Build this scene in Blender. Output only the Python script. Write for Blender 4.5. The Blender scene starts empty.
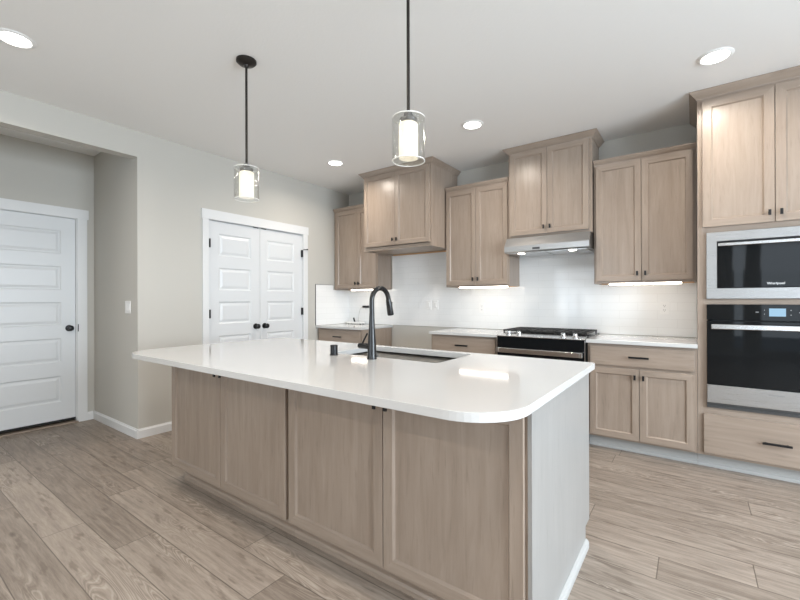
import bpy, bmesh, math, random
from mathutils import Vector, Matrix
random.seed(7)
C = bpy.context.scene.collection
sc = bpy.context.scene
PI = math.pi
H = 2.787                                   # ceiling height

# ---------------------------------------------------------------- camera
cam_d = bpy.data.cameras.new('camera'); cam = bpy.data.objects.new('camera', cam_d); C.objects.link(cam)
cam_d.sensor_width = 36.0; cam_d.lens = 404.855 * 36.0 / 800.0; cam_d.clip_start = 0.05
_yaw, _pitch, _roll = 0.6279, 0.0006, -0.0028
_f = Vector((-math.sin(_yaw)*math.cos(_pitch), math.cos(_yaw)*math.cos(_pitch), math.sin(_pitch)))
_r = Vector((math.cos(_yaw), math.sin(_yaw), 0)); _u = _r.cross(_f)
_r2 = _r*math.cos(_roll) + _u*math.sin(_roll); _u2 = -_r*math.sin(_roll) + _u*math.cos(_roll)
M = Matrix((( _r2.x, _u2.x, -_f.x, 4.0818), (_r2.y, _u2.y, -_f.y, -4.3563), (_r2.z, _u2.z, -_f.z, 1.2473), (0, 0, 0, 1)))
cam.matrix_world = M
sc.camera = cam

# ---------------------------------------------------------------- world, daylight, exposure
w = bpy.data.worlds.new('sky'); sc.world = w; w.use_nodes = True
bg = w.node_tree.nodes['Background']; bg.inputs[0].default_value = (0.72, 0.84, 1.0, 1); bg.inputs[1].default_value = 1.0
sc.view_settings.view_transform = 'Standard'; sc.view_settings.look = 'None'
sc.view_settings.gamma = 1.0; sc.view_settings.use_curve_mapping = False
sc.view_settings.exposure = 0.0
sc.cycles.use_denoising = True
sc.cycles.max_bounces = 10; sc.cycles.diffuse_bounces = 6; sc.cycles.glossy_bounces = 5
sc.cycles.transparent_max_bounces = 12; sc.cycles.sample_clamp_indirect = 6.0
sc.cycles.caustics_reflective = False; sc.cycles.caustics_refractive = False

def area(name, loc, aim, sx, sy, power, col, shape='RECTANGLE', spread=PI):
    d = bpy.data.lights.new(name, 'AREA'); d.shape = shape; d.size = sx; d.size_y = sy
    d.energy = power; d.color = col; d.spread = spread
    o = bpy.data.objects.new(name, d); C.objects.link(o); o.location = loc
    o.rotation_euler = Vector(aim).to_track_quat('-Z', 'Y').to_euler()
    return o
DAY = (0.80, 0.90, 1.0)
XR, YR = 7.2, -8.4                          # right wall, rear wall
area('daylight_side', (XR + 0.25, -3.3, 1.40), (-1, 0, -0.45), 3.3, 2.2, 380, DAY)
area('daylight_rear', (5.9, YR - 0.25, 1.40), (0, 1, -0.45), 1.35, 2.2, 30, DAY)
area('daylight_sidelight', (4.875, YR - 0.25, 1.40), (0, 1, -0.45), 0.22, 2.2, 5, DAY)
area('daylight_rear_small', (1.8, YR - 0.25, 1.45), (0, 1, -0.4), 2.3, 1.5, 70, DAY)

# ---------------------------------------------------------------- materials
def mat(name): 
    m = bpy.data.materials.new(name); m.use_nodes = True
    return m, m.node_tree, m.node_tree.nodes['Principled BSDF']
def nd(nt, typ, **kw):
    n = nt.nodes.new(typ)
    for k, v in kw.items():
        if k.startswith('i_'):
            key = k[2:]; key = int(key) if key.isdigit() else key.replace('_', ' ')
            if hasattr(v, 'is_linked') or isinstance(v, bpy.types.NodeSocket): nt.links.new(v, n.inputs[key])
            else: n.inputs[key].default_value = v
        else: setattr(n, k, v)
    return n
def math_n(nt, op, a, b=0.0, c=None):
    n = nt.nodes.new('ShaderNodeMath'); n.operation = op
    for i, v in enumerate((a, b, c)):
        if v is None: continue
        if isinstance(v, bpy.types.NodeSocket): nt.links.new(v, n.inputs[i])
        else: n.inputs[i].default_value = v
    return n.outputs[0]
def mixc(nt, fac, a, b, blend='MIX'):
    n = nt.nodes.new('ShaderNodeMix'); n.data_type = 'RGBA'; n.blend_type = blend
    for idx, v in ((0, fac), (6, a), (7, b)):
        if isinstance(v, bpy.types.NodeSocket): nt.links.new(v, n.inputs[idx])
        else: n.inputs[idx].default_value = v if idx == 0 else (*v, 1) if len(v) == 3 else v
    return n.outputs[2]
def maprange(nt, v, a, b, c=0.0, d=1.0):
    n = nt.nodes.new('ShaderNodeMapRange'); nt.links.new(v, n.inputs[0])
    for i, q in enumerate((a, b, c, d)): n.inputs[i+1].default_value = q
    return n.outputs[0]
def plain(name, col, rough=0.5, metal=0.0, spec=0.5, bump=0.0, bscale=200.0, var=0.0):
    m, nt, b = mat(name)
    b.inputs['Base Color'].default_value = (*col, 1); b.inputs['Roughness'].default_value = rough
    b.inputs['Metallic'].default_value = metal; b.inputs['Specular IOR Level'].default_value = spec
    tc = nd(nt, 'ShaderNodeTexCoord')
    if bump:
        nz = nd(nt, 'ShaderNodeTexNoise', i_Vector=tc.outputs['Object'], i_Scale=bscale, i_Detail=3.0)
        bp = nd(nt, 'ShaderNodeBump', i_Strength=bump, i_Distance=0.002, i_Height=nz.outputs[0])
        nt.links.new(bp.outputs[0], b.inputs['Normal'])
    if var:
        nz = nd(nt, 'ShaderNodeTexNoise', i_Vector=tc.outputs['Object'], i_Scale=1.7, i_Detail=3.0)
        c = mixc(nt, nz.outputs[0], tuple(x*(1-var) for x in col), tuple(min(1, x*(1+var)) for x in col))
        nt.links.new(c, b.inputs['Base Color'])
    return m
def emis(name, col, s):
    m = bpy.data.materials.new(name); m.use_nodes = True; nt = m.node_tree; nt.nodes.clear()
    e = nd(nt, 'ShaderNodeEmission'); e.inputs[0].default_value = (*col, 1); e.inputs[1].default_value = s
    o = nd(nt, 'ShaderNodeOutputMaterial'); nt.links.new(e.outputs[0], o.inputs[0]); return m

def wood(name, axis, dark, light, rough=0.30):
    m, nt, b = mat(name)
    tc = nd(nt, 'ShaderNodeTexCoord'); oi = nd(nt, 'ShaderNodeObjectInfo')
    off = math_n(nt, 'MULTIPLY', oi.outputs['Random'], 37.0)
    comb = nd(nt, 'ShaderNodeCombineXYZ', i_X=off, i_Y=off, i_Z=off)
    s = [16.0, 16.0, 16.0]; s['xyz'.index(axis)] = 1.3
    mp = nd(nt, 'ShaderNodeVectorMath', operation='MULTIPLY', i_0=tc.outputs['Object'], i_1=tuple(s))
    ad = nd(nt, 'ShaderNodeVectorMath', operation='ADD', i_0=mp.outputs[0], i_1=comb.outputs[0])
    n1 = nd(nt, 'ShaderNodeTexNoise', i_Vector=ad.outputs[0], i_Scale=1.6, i_Detail=6.0, i_Roughness=0.65, i_Distortion=0.6)
    s2 = [3.0, 3.0, 3.0]; s2['xyz'.index(axis)] = 1.0
    mp2 = nd(nt, 'ShaderNodeVectorMath', operation='MULTIPLY', i_0=tc.outputs['Object'], i_1=tuple(s2))
    ad2 = nd(nt, 'ShaderNodeVectorMath', operation='ADD', i_0=mp2.outputs[0], i_1=comb.outputs[0])
    n2 = nd(nt, 'ShaderNodeTexNoise', i_Vector=ad2.outputs[0], i_Scale=1.1, i_Detail=2.0, i_Distortion=0.4)
    f = math_n(nt, 'ADD', math_n(nt, 'MULTIPLY', n1.outputs[0], 0.72), math_n(nt, 'MULTIPLY', n2.outputs[0], 0.38))
    f = maprange(nt, f, 0.32, 0.78)
    c = mixc(nt, f, dark, light)
    n3 = nd(nt, 'ShaderNodeTexNoise', i_Vector=ad.outputs[0], i_Scale=4.5, i_Detail=3.0, i_Roughness=0.6)
    c = mixc(nt, maprange(nt, n3.outputs[0], 0.58, 0.80, 0.0, 0.5), c, tuple(x*0.62 for x in dark))
    nt.links.new(c, b.inputs['Base Color']); b.inputs['Roughness'].default_value = rough
    b.inputs['Specular IOR Level'].default_value = 0.45
    bp = nd(nt, 'ShaderNodeBump', i_Strength=0.06, i_Distance=0.001, i_Height=n1.outputs[0])
    nt.links.new(bp.outputs[0], b.inputs['Normal'])
    return m
WD, WL = (0.258, 0.201, 0.158), (0.375, 0.304, 0.248)
WV = wood('maple_vertical', 'z', WD, WL); WX = wood('maple_horizontal', 'x', WD, WL); WY = wood('maple_depth', 'y', WD, WL)
PV = wood('daylit_panel_wood', 'z', (0.285, 0.278, 0.268), (0.325, 0.318, 0.306), 0.3)  # same cabinet wood, with cool side daylight painted into a paler grey
IV = wood('raw_birch_underside', 'x', (0.55, 0.33, 0.17), (0.66, 0.42, 0.23), 0.5)

def floor_mat():
    m, nt, b = mat('oak_plank_floor')
    tc = nd(nt, 'ShaderNodeTexCoord'); sp = nd(nt, 'ShaderNodeSeparateXYZ', i_0=tc.outputs['Object'])
    X, Y = sp.outputs[0], sp.outputs[1]; W, L = 0.19, 1.52
    r = math_n(nt, 'DIVIDE', math_n(nt, 'ADD', Y, 3.555 + 19.0), W)
    row = math_n(nt, 'FLOOR', r); fr = math_n(nt, 'FRACT', r)
    wn = nd(nt, 'ShaderNodeTexWhiteNoise', noise_dimensions='1D', i_W=math_n(nt, 'ADD', row, 0.37))
    c = math_n(nt, 'DIVIDE', math_n(nt, 'ADD', math_n(nt, 'ADD', X, 20.0), math_n(nt, 'MULTIPLY', wn.outputs[0], L)), L)
    col = math_n(nt, 'FLOOR', c); fc = math_n(nt, 'FRACT', c)
    idv = nd(nt, 'ShaderNodeCombineXYZ', i_X=row, i_Y=col)
    w3 = nd(nt, 'ShaderNodeTexWhiteNoise', noise_dimensions='3D', i_Vector=idv.outputs[0])
    v = w3.outputs[0]
    e1 = math_n(nt, 'MULTIPLY', math_n(nt, 'MINIMUM', fr, math_n(nt, 'SUBTRACT', 1.0, fr)), W)
    e2 = math_n(nt, 'MULTIPLY', math_n(nt, 'MINIMUM', fc, math_n(nt, 'SUBTRACT', 1.0, fc)), L)
    edge = maprange(nt, math_n(nt, 'MINIMUM', e1, e2), 0.0010, 0.0030, 1.0, 0.0)
    off = nd(nt, 'ShaderNodeVectorMath', operation='SCALE', i_0=w3.outputs[1]); off.inputs[3].default_value = 31.0
    def vec(sx, sy):
        mpp = nd(nt, 'ShaderNodeVectorMath', operation='MULTIPLY', i_0=tc.outputs['Object'], i_1=(sx, sy, 1.0))
        return nd(nt, 'ShaderNodeVectorMath', operation='ADD', i_0=mpp.outputs[0], i_1=off.outputs[0]).outputs[0]
    g1 = nd(nt, 'ShaderNodeTexNoise', i_Vector=vec(2.0, 26.0), i_Scale=1.6, i_Detail=8.0, i_Roughness=0.75, i_Distortion=0.3).outputs[0]
    g2 = nd(nt, 'ShaderNodeTexNoise', i_Vector=vec(1.0, 8.0), i_Scale=1.3, i_Detail=2.4, i_Roughness=0.45, i_Distortion=0.6).outputs[0]
    rings = math_n(nt, 'SINE', math_n(nt, 'MULTIPLY', g2, 150.0))
    white = maprange(nt, rings, 0.55, 1.0); darkr = maprange(nt, rings, -0.5, -1.0)
    zone = maprange(nt, nd(nt, 'ShaderNodeTexNoise', i_Vector=vec(0.9, 4.0), i_Scale=1.1, i_Detail=1.0).outputs[0], 0.50, 0.64)
    base = mixc(nt, v, (0.215, 0.174, 0.141), (0.335, 0.280, 0.234))
    base = mixc(nt, maprange(nt, g1, 0.38, 0.62), mixc(nt, 0.40, base, (0.13, 0.10, 0.08)), mixc(nt, 0.30, base, (0.52, 0.45, 0.38)))
    base = mixc(nt, math_n(nt, 'MULTIPLY', math_n(nt, 'MULTIPLY', white, zone), 0.30), base, (0.60, 0.54, 0.47))
    base = mixc(nt, math_n(nt, 'MULTIPLY', math_n(nt, 'MULTIPLY', darkr, zone), 0.40), base, (0.12, 0.09, 0.068))
    blot = maprange(nt, nd(nt, 'ShaderNodeTexNoise', i_Vector=vec(5.0, 24.0), i_Scale=1.0, i_Detail=5.0).outputs[0], 0.59, 0.67)
    base = mixc(nt, math_n(nt, 'MULTIPLY', blot, 0.6), base, (0.14, 0.108, 0.084))
    vo = nd(nt, 'ShaderNodeTexVoronoi', i_Vector=vec(2.2, 7.0), i_Scale=0.55)
    kn = maprange(nt, vo.outputs[0], 0.03, 0.065, 1.0, 0.0)
    base = mixc(nt, math_n(nt, 'MULTIPLY', kn, 0.75), base, (0.075, 0.056, 0.042))
    base = mixc(nt, math_n(nt, 'MULTIPLY', edge, 0.8), base, (0.085, 0.066, 0.052))
    nt.links.new(base, b.inputs['Base Color'])
    nt.links.new(maprange(nt, g1, 0.3, 0.7, 0.36, 0.5), b.inputs['Roughness'])
    hgt = math_n(nt, 'SUBTRACT', math_n(nt, 'MULTIPLY', g1, 0.25), edge)
    bp = nd(nt, 'ShaderNodeBump', i_Strength=0.35, i_Distance=0.0015, i_Height=hgt)
    nt.links.new(bp.outputs[0], b.inputs['Normal']); b.inputs['Specular IOR Level'].default_value = 0.4
    return m
FLOOR = floor_mat()

def tile_mat(name, axis):
    m, nt, b = mat(name)
    tc = nd(nt, 'ShaderNodeTexCoord'); sp = nd(nt, 'ShaderNodeSeparateXYZ', i_0=tc.outputs['Object'])
    cv = nd(nt, 'ShaderNodeCombineXYZ', i_X=sp.outputs['xyz'.index(axis)], i_Y=math_n(nt, 'SUBTRACT', sp.outputs[2], 0.9165))
    br = nd(nt, 'ShaderNodeTexBrick', i_Vector=cv.outputs[0], i_Scale=1.0, i_Mortar_Size=0.0012, i_Mortar_Smooth=0.3, i_Brick_Width=0.305, i_Row_Height=0.0764)
    br.offset = 0.5
    br.inputs['Color1'].default_value = (0.85, 0.855, 0.85, 1); br.inputs['Color2'].default_value = (0.83, 0.835, 0.83, 1)
    br.inputs['Mortar'].default_value = (0.74, 0.74, 0.73, 1)
    nt.links.new(br.outputs[0], b.inputs['Base Color'])
    b.inputs['Roughness'].default_value = 0.09
    nz = nd(nt, 'ShaderNodeTexNoise', i_Vector=cv.outputs[0], i_Scale=5.0, i_Detail=1.0)
    h = math_n(nt, 'SUBTRACT', math_n(nt, 'MULTIPLY', nz.outputs[0], 0.25), br.outputs[1])
    bp = nd(nt, 'ShaderNodeBump', i_Strength=0.35, i_Distance=0.0012, i_Height=h)
    nt.links.new(bp.outputs[0], b.inputs['Normal'])
    return m
TILE_X = tile_mat('white_gloss_tile', 'x'); TILE_Y = tile_mat('white_gloss_tile_return', 'y')

WALL = plain('greige_wall_paint', (0.545, 0.530, 0.490), 0.75, bump=0.12, bscale=260, spec=0.25)
CEIL = plain('white_ceiling_paint', (0.86, 0.86, 0.85), 0.85, bump=0.35, bscale=60, spec=0.2)
TRIM = plain('white_trim_paint', (0.74, 0.75, 0.755), 0.38, bump=0.03, bscale=90)
DOORW = plain('white_door_paint', (0.69, 0.71, 0.725), 0.34, bump=0.05, bscale=140)
QUARTZ = plain('white_quartz', (0.575, 0.575, 0.57), 0.07, var=0.015)
BLACK = plain('matte_black_metal', (0.012, 0.012, 0.013), 0.35, metal=0.3)
BRONZE = plain('dark_bronze', (0.030, 0.026, 0.023), 0.38, metal=0.6)
FAUC = plain('black_steel', (0.008, 0.008, 0.009), 0.22, metal=0.0)
GLASSB = plain('black_appliance_glass', (0.006, 0.007, 0.008), 0.03, spec=0.22)
IRON = plain('cast_iron', (0.018, 0.018, 0.018), 0.6, bump=0.3, bscale=400)
PLAST = plain('white_plastic', (0.82, 0.82, 0.81), 0.3)
SLOT = plain('dark_slot', (0.05, 0.05, 0.05), 0.5)
DARKV = plain('dark_void', (0.02, 0.02, 0.02), 0.9)
TOE = plain('pale_toe_board', (0.38, 0.38, 0.37), 0.6, var=0.03)
def steel_mat(name, axis, col=(0.47, 0.47, 0.47), rough=0.30):
    m, nt, b = mat(name)
    tc = nd(nt, 'ShaderNodeTexCoord'); s = [900.0, 900.0, 900.0]; s['xyz'.index(axis)] = 6.0
    mp = nd(nt, 'ShaderNodeVectorMath', operation='MULTIPLY', i_0=tc.outputs['Object'], i_1=tuple(s))
    nz = nd(nt, 'ShaderNodeTexNoise', i_Vector=mp.outputs[0], i_Scale=1.0, i_Detail=2.0)
    b.inputs['Base Color'].default_value = (*col, 1); b.inputs['Metallic'].default_value = 1.0
    nt.links.new(maprange(nt, nz.outputs[0], 0.2, 0.8, rough-0.07, rough+0.09), b.inputs['Roughness'])
    return m
STEEL = steel_mat('brushed_steel', 'x'); CHROME = steel_mat('bright_steel', 'z', (0.66, 0.66, 0.66), 0.18)
SINKST = steel_mat('sink_steel', 'x', (0.50, 0.48, 0.45), 0.22)

def thin_glass(name, seeds):
    m = bpy.data.materials.new(name); m.use_nodes = True; nt = m.node_tree; nt.nodes.clear()
    o = nd(nt, 'ShaderNodeOutputMaterial'); t = nd(nt, 'ShaderNodeBsdfTransparent'); g = nd(nt, 'ShaderNodeBsdfGlossy')
    t.inputs[0].default_value = (0.97, 0.975, 0.97, 1); g.inputs['Roughness'].default_value = 0.04
    fr = nd(nt, 'ShaderNodeLayerWeight'); fr.inputs[0].default_value = 0.5
    fac = math_n(nt, 'ADD', math_n(nt, 'MULTIPLY', math_n(nt, 'POWER', fr.outputs['Facing'], 4.0), 0.75), 0.035)
    if seeds:
        tc = nd(nt, 'ShaderNodeTexCoord')
        vo = nd(nt, 'ShaderNodeTexVoronoi', i_Vector=tc.outputs['Object'], i_Scale=95.0)
        dots = maprange(nt, vo.outputs[0], 0.10, 0.32, 1.0, 0.0)
        bp = nd(nt, 'ShaderNodeBump', i_Strength=0.8, i_Distance=0.002, i_Height=dots)
        nt.links.new(bp.outputs[0], g.inputs['Normal'])
        fac = math_n(nt, 'ADD', math_n(nt, 'MULTIPLY', fac, 0.9), math_n(nt, 'MULTIPLY', dots, 0.22))
    mx = nd(nt, 'ShaderNodeMixShader'); nt.links.new(fac, mx.inputs[0]); nt.links.new(t.outputs[0], mx.inputs[1]); nt.links.new(g.outputs[0], mx.inputs[2])
    nt.links.new(mx.outputs[0], o.inputs[0]); return m
KNURL = plain('knurled_grey_metal', (0.16, 0.155, 0.15), 0.42, metal=0.7, bump=0.8, bscale=350)
RIM = plain('glass_edge_glint', (0.86, 0.86, 0.83), 0.25)  # white paint stands in for light gathered at the clear glass edges
SEEDED = thin_glass('seeded_glass', True); PANE = thin_glass('window_glass', False)
def opal_mat():
    m = bpy.data.materials.new('opal_glass'); m.use_nodes = True; nt = m.node_tree; nt.nodes.clear()
    o = nd(nt, 'ShaderNodeOutputMaterial'); t = nd(nt, 'ShaderNodeBsdfTranslucent'); d = nd(nt, 'ShaderNodeBsdfDiffuse')
    t.inputs[0].default_value = (0.95, 0.92, 0.84, 1); d.inputs[0].default_value = (0.9, 0.89, 0.86, 1)
    e = nd(nt, 'ShaderNodeEmission'); e.inputs[0].default_value = (1, 0.93, 0.80, 1); e.inputs[1].default_value = 0.20
    mx = nd(nt, 'ShaderNodeMixShader'); mx.inputs[0].default_value = 0.35
    nt.links.new(t.outputs[0], mx.inputs[1]); nt.links.new(d.outputs[0], mx.inputs[2])
    ad = nd(nt, 'ShaderNodeAddShader'); nt.links.new(mx.outputs[0], ad.inputs[0]); nt.links.new(e.outputs[0], ad.inputs[1])
    nt.links.new(ad.outputs[0], o.inputs[0]); return m
OPAL = opal_mat()
LENS = emis('downlight_lens', (1.0, 0.96, 0.90), 9.0)
STRIP = emis('led_strip', (1.0, 0.91, 0.80), 12.0)
PUCK = emis('hood_lamp', (1.0, 0.93, 0.84), 16.0)
SCREEN = emis('oven_screen', (0.42, 0.66, 0.86), 1.0)
MARK = emis('lit_markings', (0.8, 0.86, 0.9), 0.55)
LOGO = plain('silver_logo', (0.85, 0.86, 0.87), 0.4)
LOGOD = plain('grey_logo', (0.22, 0.23, 0.24), 0.4)

# ---------------------------------------------------------------- mesh helpers (world coordinates in, local out)
OFF = {}
def obj(name, bm, mats, parent=None, bevel=0.0, smooth=False, seg=2):
    if not isinstance(mats, (list, tuple)): mats = [mats]
    off = OFF.get(parent.name, Vector()) if parent else Vector()
    if off.length: bmesh.ops.translate(bm, verts=bm.verts, vec=-off)
    bmesh.ops.recalc_face_normals(bm, faces=bm.faces)
    me = bpy.data.meshes.new(name); bm.to_mesh(me); bm.free()
    for m in mats: me.materials.append(m)
    o = bpy.data.objects.new(name, me); C.objects.link(o)
    if parent: o.parent = parent
    OFF[o.name] = off
    if smooth:
        for p in me.polygons: p.use_smooth = True
        es = o.modifiers.new('smooth_by_angle', 'EDGE_SPLIT'); es.split_angle = math.radians(38)
    if bevel:
        b = o.modifiers.new('bevel', 'BEVEL'); b.width = bevel; b.segments = seg; b.limit_method = 'ANGLE'; b.angle_limit = math.radians(50)
        b.harden_normals = False
    return o
def tag(o, label, cat, group=None):
    o['label'] = label; o['category'] = cat
    if group: o['group'] = group
    return o
def thing(name, label, cat, loc, group=None):
    o = bpy.data.objects.new(name, None); C.objects.link(o); o.location = loc; o.empty_display_size = 0.1
    OFF[o.name] = Vector(loc); return tag(o, label, cat, group)
def struct(name, bm, m, parent=None, **k):
    o = obj(name, bm, m, parent, **k)
    if parent is None: o['kind'] = 'structure'
    return o
def box(bm, x0, x1, y0, y1, z0, z1, mi=0):
    x0, x1 = sorted((x0, x1)); y0, y1 = sorted((y0, y1)); z0, z1 = sorted((z0, z1))
    v = [bm.verts.new(p) for p in ((x0,y0,z0),(x1,y0,z0),(x1,y1,z0),(x0,y1,z0),(x0,y0,z1),(x1,y0,z1),(x1,y1,z1),(x0,y1,z1))]
    for f in ((0,3,2,1),(4,5,6,7),(0,1,5,4),(1,2,6,5),(2,3,7,6),(3,0,4,7)):
        bm.faces.new([v[i] for i in f]).material_index = mi
def B(*boxes):
    bm = bmesh.new()
    for b in boxes: box(bm, *b)
    return bm
def prism(bm, pts, a, b, axis, mi=0):
    """closed polygon pts extruded from a to b along axis; pts are the two other coordinates in xyz order"""
    def P(p, t):
        return {'x': (t, p[0], p[1]), 'y': (p[0], t, p[1]), 'z': (p[0], p[1], t)}[axis]
    A = [bm.verts.new(P(p, a)) for p in pts]; Bv = [bm.verts.new(P(p, b)) for p in pts]; n = len(pts)
    for i in range(n): bm.faces.new((A[i], A[(i+1) % n], Bv[(i+1) % n], Bv[i])).material_index = mi
    bm.faces.new(A).material_index = mi; bm.faces.new(Bv[::-1]).material_index = mi
def lathe(bm, c, prof, n=32, axis='z', cap=True):
    """prof: list of (radius, distance along axis)"""
    rings = []
    for r, t in prof:
        ring = []
        for i in range(n):
            a = 2*PI*i/n; u, v = r*math.cos(a), r*math.sin(a)
            p = {'z': (u, v, t), 'x': (t, u, v), 'y': (v, t, u)}[axis]
            ring.append(bm.verts.new((c[0]+p[0], c[1]+p[1], c[2]+p[2])))
        rings.append(ring)
    for a, b in zip(rings, rings[1:]):
        for i in range(n): bm.faces.new((a[i], a[(i+1) % n], b[(i+1) % n], b[i]))
    if cap: bm.faces.new(rings[0][::-1]); bm.faces.new(rings[-1])
def tube(bm, pts, radii, n=16):
    """round tube through 3-D points"""
    pts = [Vector(p) for p in pts]; rings = []
    if not isinstance(radii, (list, tuple)): radii = [radii]*len(pts)
    prev = None
    for i, p in enumerate(pts):
        t = (pts[min(i+1, len(pts)-1)] - pts[max(i-1, 0)]).normalized()
        if prev is None:
            up = Vector((0, 0, 1)) if abs(t.z) < 0.9 else Vector((1, 0, 0)); s = t.cross(up).normalized()
        else: s = (prev - t*prev.dot(t)).normalized()
        prev = s; q = t.cross(s)
        rings.append([bm.verts.new(p + radii[i]*(math.cos(2*PI*k/n)*s + math.sin(2*PI*k/n)*q)) for k in range(n)])
    for a, b in zip(rings, rings[1:]):
        for i in range(n): bm.faces.new((a[i], a[(i+1) % n], b[(i+1) % n], b[i]))
    bm.faces.new(rings[0][::-1]); bm.faces.new(rings[-1])
def text_mesh(name, s, size, loc, m, parent, depth=0.0006):
    cu = bpy.data.curves.new(name + '_curve', 'FONT'); cu.body = s; cu.size = size; cu.extrude = depth; cu.align_x = 'CENTER'; cu.align_y = 'CENTER'
    t = bpy.data.objects.new(name + '_tmp', cu); C.objects.link(t)
    bpy.context.view_layer.update()
    me = bpy.data.meshes.new_from_object(t.evaluated_get(bpy.context.evaluated_depsgraph_get()))
    bpy.data.objects.remove(t); bpy.data.curves.remove(cu)
    me.transform(Matrix.Rotation(PI/2, 4, 'X')); me.transform(Matrix.Translation(Vector(loc) - OFF.get(parent.name, Vector())))
    me.materials.clear(); me.materials.append(m)
    o = bpy.data.objects.new(name, me); C.objects.link(o); o.parent = parent; OFF[o.name] = OFF.get(parent.name, Vector()); return o

# ================================================================ THE ROOM
T = 0.115
XA, YA0, YA1, ZH = -1.078, -4.15, -2.783, 2.555        # alcove back wall, its two sides, header underside
struct('floor', B((-1.3, XR+0.2, YR-0.2, 0.2, -0.08, 0.0)), FLOOR)
struct('ceiling', B((-1.3, XR+0.2, YR-0.2, 0.2, H, H+0.1)), CEIL)
struct('wall_back', B((0, XR+0.2, 0, 0.15, 0, H)), WALL)
# left wall: pantry opening y -2.124 .. -0.868, z < 2.097
PY0, PY1, PZ = -2.124, -0.868, 2.097
struct('wall_left', B((-T, 0, PY1, 0.15, 0, H), (-T, 0, YA1, PY0, 0, H), (-T, 0, PY0, PY1, PZ, H),
                      (-T, 0, YA0, YA1, ZH, H), (-T, 0, YR, YA0, 0, H)), WALL)
struct('wall_pantry_inside', B((-0.72, -0.70, PY0-0.1, PY1+0.1, 0, H)), WALL)
DY0, DY1, DZ = -3.845, -2.926, 2.105                    # door opening in the alcove
struct('wall_alcove_back', B((XA-T, XA, DY1, YA1+T, 0, H), (XA-T, XA, YA0-T, DY0, 0, H), (XA-T, XA, DY0, DY1, DZ, H)), WALL)
struct('wall_alcove_side', B((XA, -T, YA1, YA1+T, 0, H)), WALL)
struct('wall_alcove_far_side', B((XA, -T, YA0-T, YA0, 0, H)), WALL)
# right wall with a wide window, rear wall with a glazed door and a window
struct('wall_right', B((XR, XR+0.15, -1.6, 0, 0, H), (XR, XR+0.15, YR, -5.0, 0, H), (XR, XR+0.15, -5.0, -1.6, 2.42, H), (XR, XR+0.15, -5.0, -1.6, 0, 0.18)), WALL)
struct('wall_rear', B((0, 0.6, YR-0.15, YR, 0, H), (3.0, 4.75, YR-0.15, YR, 0, H), (5.0, 5.2, YR-0.15, YR, 0, H), (6.6, XR, YR-0.15, YR, 0, H),
                      (0.6, 3.0, YR-0.15, YR, 2.25, H), (0.6, 3.0, YR-0.15, YR, 0, 0.7), (4.75, 5.0, YR-0.15, YR, 2.42, H), (4.75, 5.0, YR-0.15, YR, 0, 0.12), (5.2, 6.6, YR-0.15, YR, 2.42, H), (5.2, 6.6, YR-0.15, YR, 0, 0.12)), WALL)
def window(name, axis, pos, a0, a1, z0, z1, cols):
    bm = bmesh.new(); t = 0.05
    segs = [(a0, a0+t, z0, z1), (a1-t, a1, z0, z1), (a0+t, a1-t, z0, z0+t), (a0+t, a1-t, z1-t, z1)]
    for k in range(1, cols):
        m = a0 + (a1-a0)*k/cols; segs.append((m-0.035, m+0.035, z0+t, z1-t))
    for s in segs:
        if axis == 'x': box(bm, pos, pos+0.06, s[0], s[1], s[2], s[3])
        else: box(bm, s[0], s[1], pos-0.06, pos, s[2], s[3])
    o = struct(name, bm, TRIM)
    pb = B((pos+0.028, pos+0.032, a0+t, a1-t, z0+t, z1-t)) if axis == 'x' else B((a0+t, a1-t, pos-0.032, pos-0.028, z0+t, z1-t))
    struct('window_pane', pb, PANE, o); return o
window('window_1', 'x', XR+0.03, -5.0, -1.6, 0.18, 2.42, 4)
window('window_2', 'y', YR-0.03, 5.2, 6.6, 0.12, 2.42, 2)
window('window_3', 'y', YR-0.03, 0.6, 3.0, 0.7, 2.25, 2)
window('window_4', 'y', YR-0.03, 4.75, 5.0, 0.12, 2.42, 1)

# baseboards
def base_prof(d): return [(0, 0), (d, 0), (d, 0.068), (d*0.55, 0.078), (d*0.45, 0.085), (0, 0.085)]
bm = bmesh.new(); prism(bm, [(a, z) for a, z in base_prof(0.014)], YA1, -2.187, 'y')
box(bm, 0, 0.014, -0.794, -0.66, 0, 0.085); box(bm, 0, 0.014, YR, YA0, 0, 0.085)
struct('baseboard_left', bm, TRIM)
bm = bmesh.new(); prism(bm, [(YA1-a, z) for a, z in base_prof(0.014)], XA, 0.014, 'x')
struct('baseboard_alcove_side', bm, TRIM)
bm = bmesh.new(); prism(bm, [(XA+a, z) for a, z in base_prof(0.014)], -2.85, YA1-0.014, 'y'); box(bm, XA, XA+0.014, YA0, -3.93, 0, 0.085)
struct('baseboard_alcove_back', bm, TRIM)
struct('baseboard_rear', B((0.014, 3.1, YR, YR+0.014, 0, 0.085), (3.1, XR, YR, YR+0.014, 0, 0.085)), TRIM)
struct('baseboard_right', B((XR-0.014, XR, YR+0.014, 0, 0, 0.085)), TRIM)
struct('baseboard_back', B((4.97, XR-0.014, -0.014, 0, 0, 0.085)), TRIM)

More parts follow.
